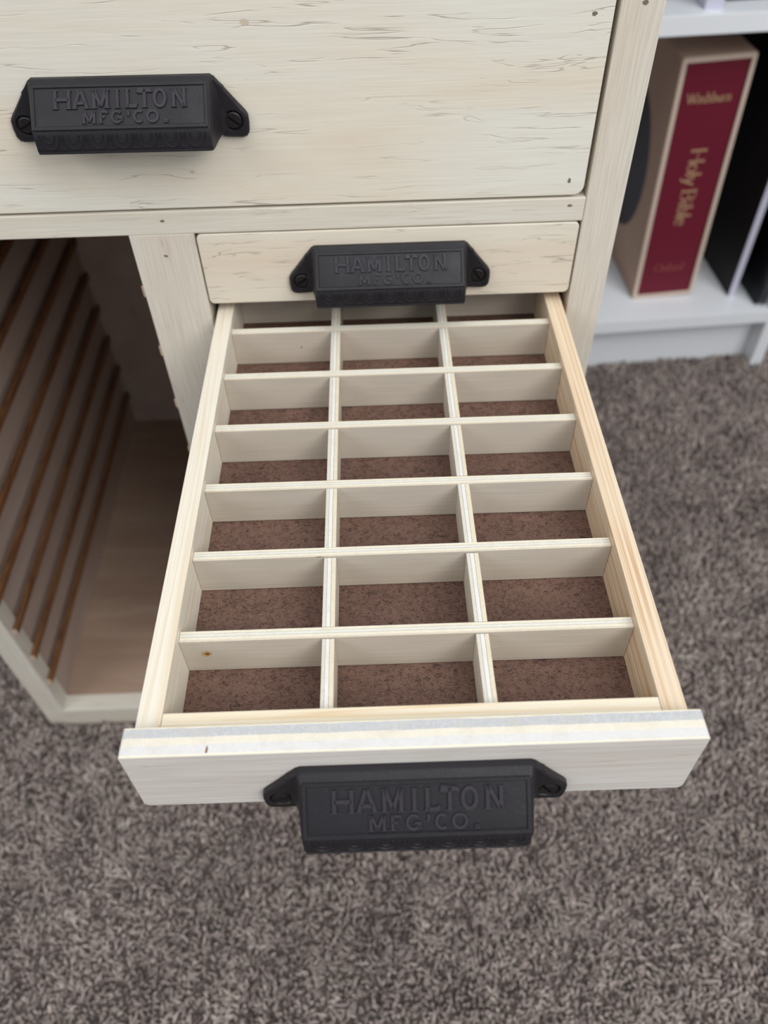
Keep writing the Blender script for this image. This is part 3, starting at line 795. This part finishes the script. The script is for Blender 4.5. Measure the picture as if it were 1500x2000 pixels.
# things standing on the shelf above; only their feet reach into the picture
flat_book('book', 'white-spined book shape added for a pale reflection in the shelf above the slipcase', 'book', -88, 14, -30.5, 20, 190, 230, silver, silver)  # added in place of a white object's reflection in the shelf
flat_book('book', 'thick dark book behind the cabinet corner, left of the white-spined one', 'book', -128, 52, -30.5, 38, 170, 225, navy, navy)
flat_book('book', 'thick dark book on the middle shelf, right of the white-spined one', 'book', -66, 36, -30.5, 64, 180, 240, navy, navy)

# ------------------------------------------------------------------ room shell
def shell(name, x0, x1, y0, y1, z0, z1, m):
    bm = new_bm(); add_box(bm, x0, x1, y0, y1, z0, z1); o = obj(name, bm, m); o['kind'] = 'structure'; return o
shell('floor', -2200, 2600, -2600, 880, -40, 0, back_mat)
shell('wall_back', -2200, 2600, 880, 960, 0, 2500, wall_mat)
shell('baseboard_back', -2200, 2600, 866, 879.8, 0, 90, white_lam)

# ------------------------------------------------------------------ carpet pile
def carpet():
    rng = np.random.default_rng(3)
    def field(x0, x1, y0, y1, sp):
        xs = np.arange(x0, x1, sp); ys = np.arange(y0, y1, sp)
        X, Y = np.meshgrid(xs, ys); X = X.ravel(); Y = Y.ravel()
        X = X+rng.uniform(-.6, .6, X.size)*sp; Y = Y+rng.uniform(-.6, .6, X.size)*sp
        return X, Y, np.full(X.size, sp)
    parts = [field(-330, 520, -760, -90, 3.3), field(-620, 1000, -90, 300, 3.7), field(150, 1100, 300, 640, 3.9)]
    parts += [field(-700, 150, 300, 862, 5.2), field(150, 1150, 640, 862, 5.2), field(1000, 1150, -300, 640, 5.2), field(-900, -620, -500, 300, 5.4)]
    parts += [field(-620, -330, -760, -90, 5.0), field(520, 1000, -760, -90, 5.0)]
    X = np.concatenate([p[0] for p in parts]); Y = np.concatenate([p[1] for p in parts]); SP = np.concatenate([p[2] for p in parts])
    keep = ~((X > -269) & (X < 230) & (Y > -4) & (Y < 448))
    c, s = math.cos(-BR), math.sin(-BR); lx = c*(X-540)-s*(Y-541); ly = s*(X-540)+c*(Y-541)
    keep &= ~((lx > -670) & (lx < IX1+21) & (ly > 24) & (ly < 300)) & ~((lx > IX1-3) & (lx < IX1+21) & (ly > -3) & (ly < 300))
    X, Y, SP = X[keep], Y[keep], SP[keep]; N = X.size
    # slow swirls make neighbouring tufts lie together, as walked-on pile does
    def smooth_noise(scale, seed):
        r = np.random.default_rng(seed); g = r.normal(size=(80, 80))
        u = (X+900)/scale % 78; v = (Y+900)/scale % 78
        i, j = u.astype(int), v.astype(int); fu, fv = u-i, v-j
        fu = fu*fu*(3-2*fu); fv = fv*fv*(3-2*fv)
        return g[i, j]*(1-fu)*(1-fv)+g[i+1, j]*fu*(1-fv)+g[i, j+1]*(1-fu)*fv+g[i+1, j+1]*fu*fv
    ang = rng.uniform(0, 2*np.pi, N)*0.55+smooth_noise(26, 1)*1.6+smooth_noise(9, 5)*1.2
    lean = np.clip(0.62+0.30*smooth_noise(17, 2)+rng.normal(0, .25, N), 0.1, 1.4)
    H = (8.0+rng.normal(0, 1.1, N)+0.9*smooth_noise(22, 4))
    Rr = SP*rng.uniform(0.42, 0.62, N)
    rings, sides = 5, 4
    V = np.zeros((N, rings, sides, 3))
    tw = rng.uniform(0, 6.28, N); bend = rng.normal(0, .35, N)
    prof = [0.85, 1.0, 1.0, 0.8, 0.28]
    for k in range(rings):
        t = k/(rings-1)
        off = lean*H*(0.15*t+0.75*t*t)
        cx = X+np.cos(ang+bend*t)*off; cy = Y+np.sin(ang+bend*t)*off
        cz = H*t*(1-0.22*lean*t)
        for m in range(sides):
            a = tw+2*np.pi*m/sides+t*1.8
            r = Rr*prof[k]*(1.0 if m % 2 else 0.75)
            V[:, k, m, 0] = cx+r*np.cos(a); V[:, k, m, 1] = cy+r*np.sin(a); V[:, k, m, 2] = cz+(r*0.45*np.sin(a-ang))*t
    base = (np.arange(N)*rings*sides)[:, None, None, None]
    kk, mm = np.meshgrid(np.arange(rings-1), np.arange(sides), indexing='ij')
    q = np.stack([kk*sides+mm, kk*sides+(mm+1) % sides, (kk+1)*sides+(mm+1) % sides, (kk+1)*sides+mm], -1)
    quads = (base[:, 0, 0, 0][:, None, None]+q.reshape(1, -1, 4))
    caps = base[:, 0, 0, 0][:, None, None]+np.array([[(rings-1)*sides+m for m in range(sides)]])[None]
    F = np.concatenate([quads, caps], 1).reshape(-1, 4).astype(np.int32)
    me = bpy.data.meshes.new('carpet_pile')
    nv = N*rings*sides
    me.vertices.add(nv); me.vertices.foreach_set('co', (V.reshape(-1)*MM).astype(np.float32))
    me.loops.add(F.size); me.loops.foreach_set('vertex_index', F.ravel())
    me.polygons.add(len(F)); me.polygons.foreach_set('loop_start', np.arange(0, F.size, 4, dtype=np.int32))
    me.polygons.foreach_set('use_smooth', np.ones(len(F), dtype=bool))
    me.update(calc_edges=True)
    pal = np.array([srgb(*c)[:3] for c in ((186, 172, 164), (170, 157, 150), (155, 142, 136), (132, 120, 115), (98, 88, 84), (200, 187, 178))])
    idx = rng.choice(6, N, p=[.24, .24, .2, .14, .08, .10])
    col = pal[idx]*(1+0.10*smooth_noise(30, 8))[:, None]*rng.uniform(.88, 1.1, N)[:, None]
    col = np.clip(col, 0.01, 0.9)
    at = me.color_attributes.new('yarn_colour', 'FLOAT_COLOR', 'POINT')
    c4 = np.ones((N, rings*sides, 4), np.float32); c4[:, :, :3] = col[:, None, :]
    at.data.foreach_set('color', c4.ravel())
    me.materials.append(carpet_mat)
    o = bpy.data.objects.new('carpet_pile', me); C.objects.link(o)
    tag(o, 'taupe twisted carpet pile covering the whole floor', 'carpet', kind='stuff')
carpet()
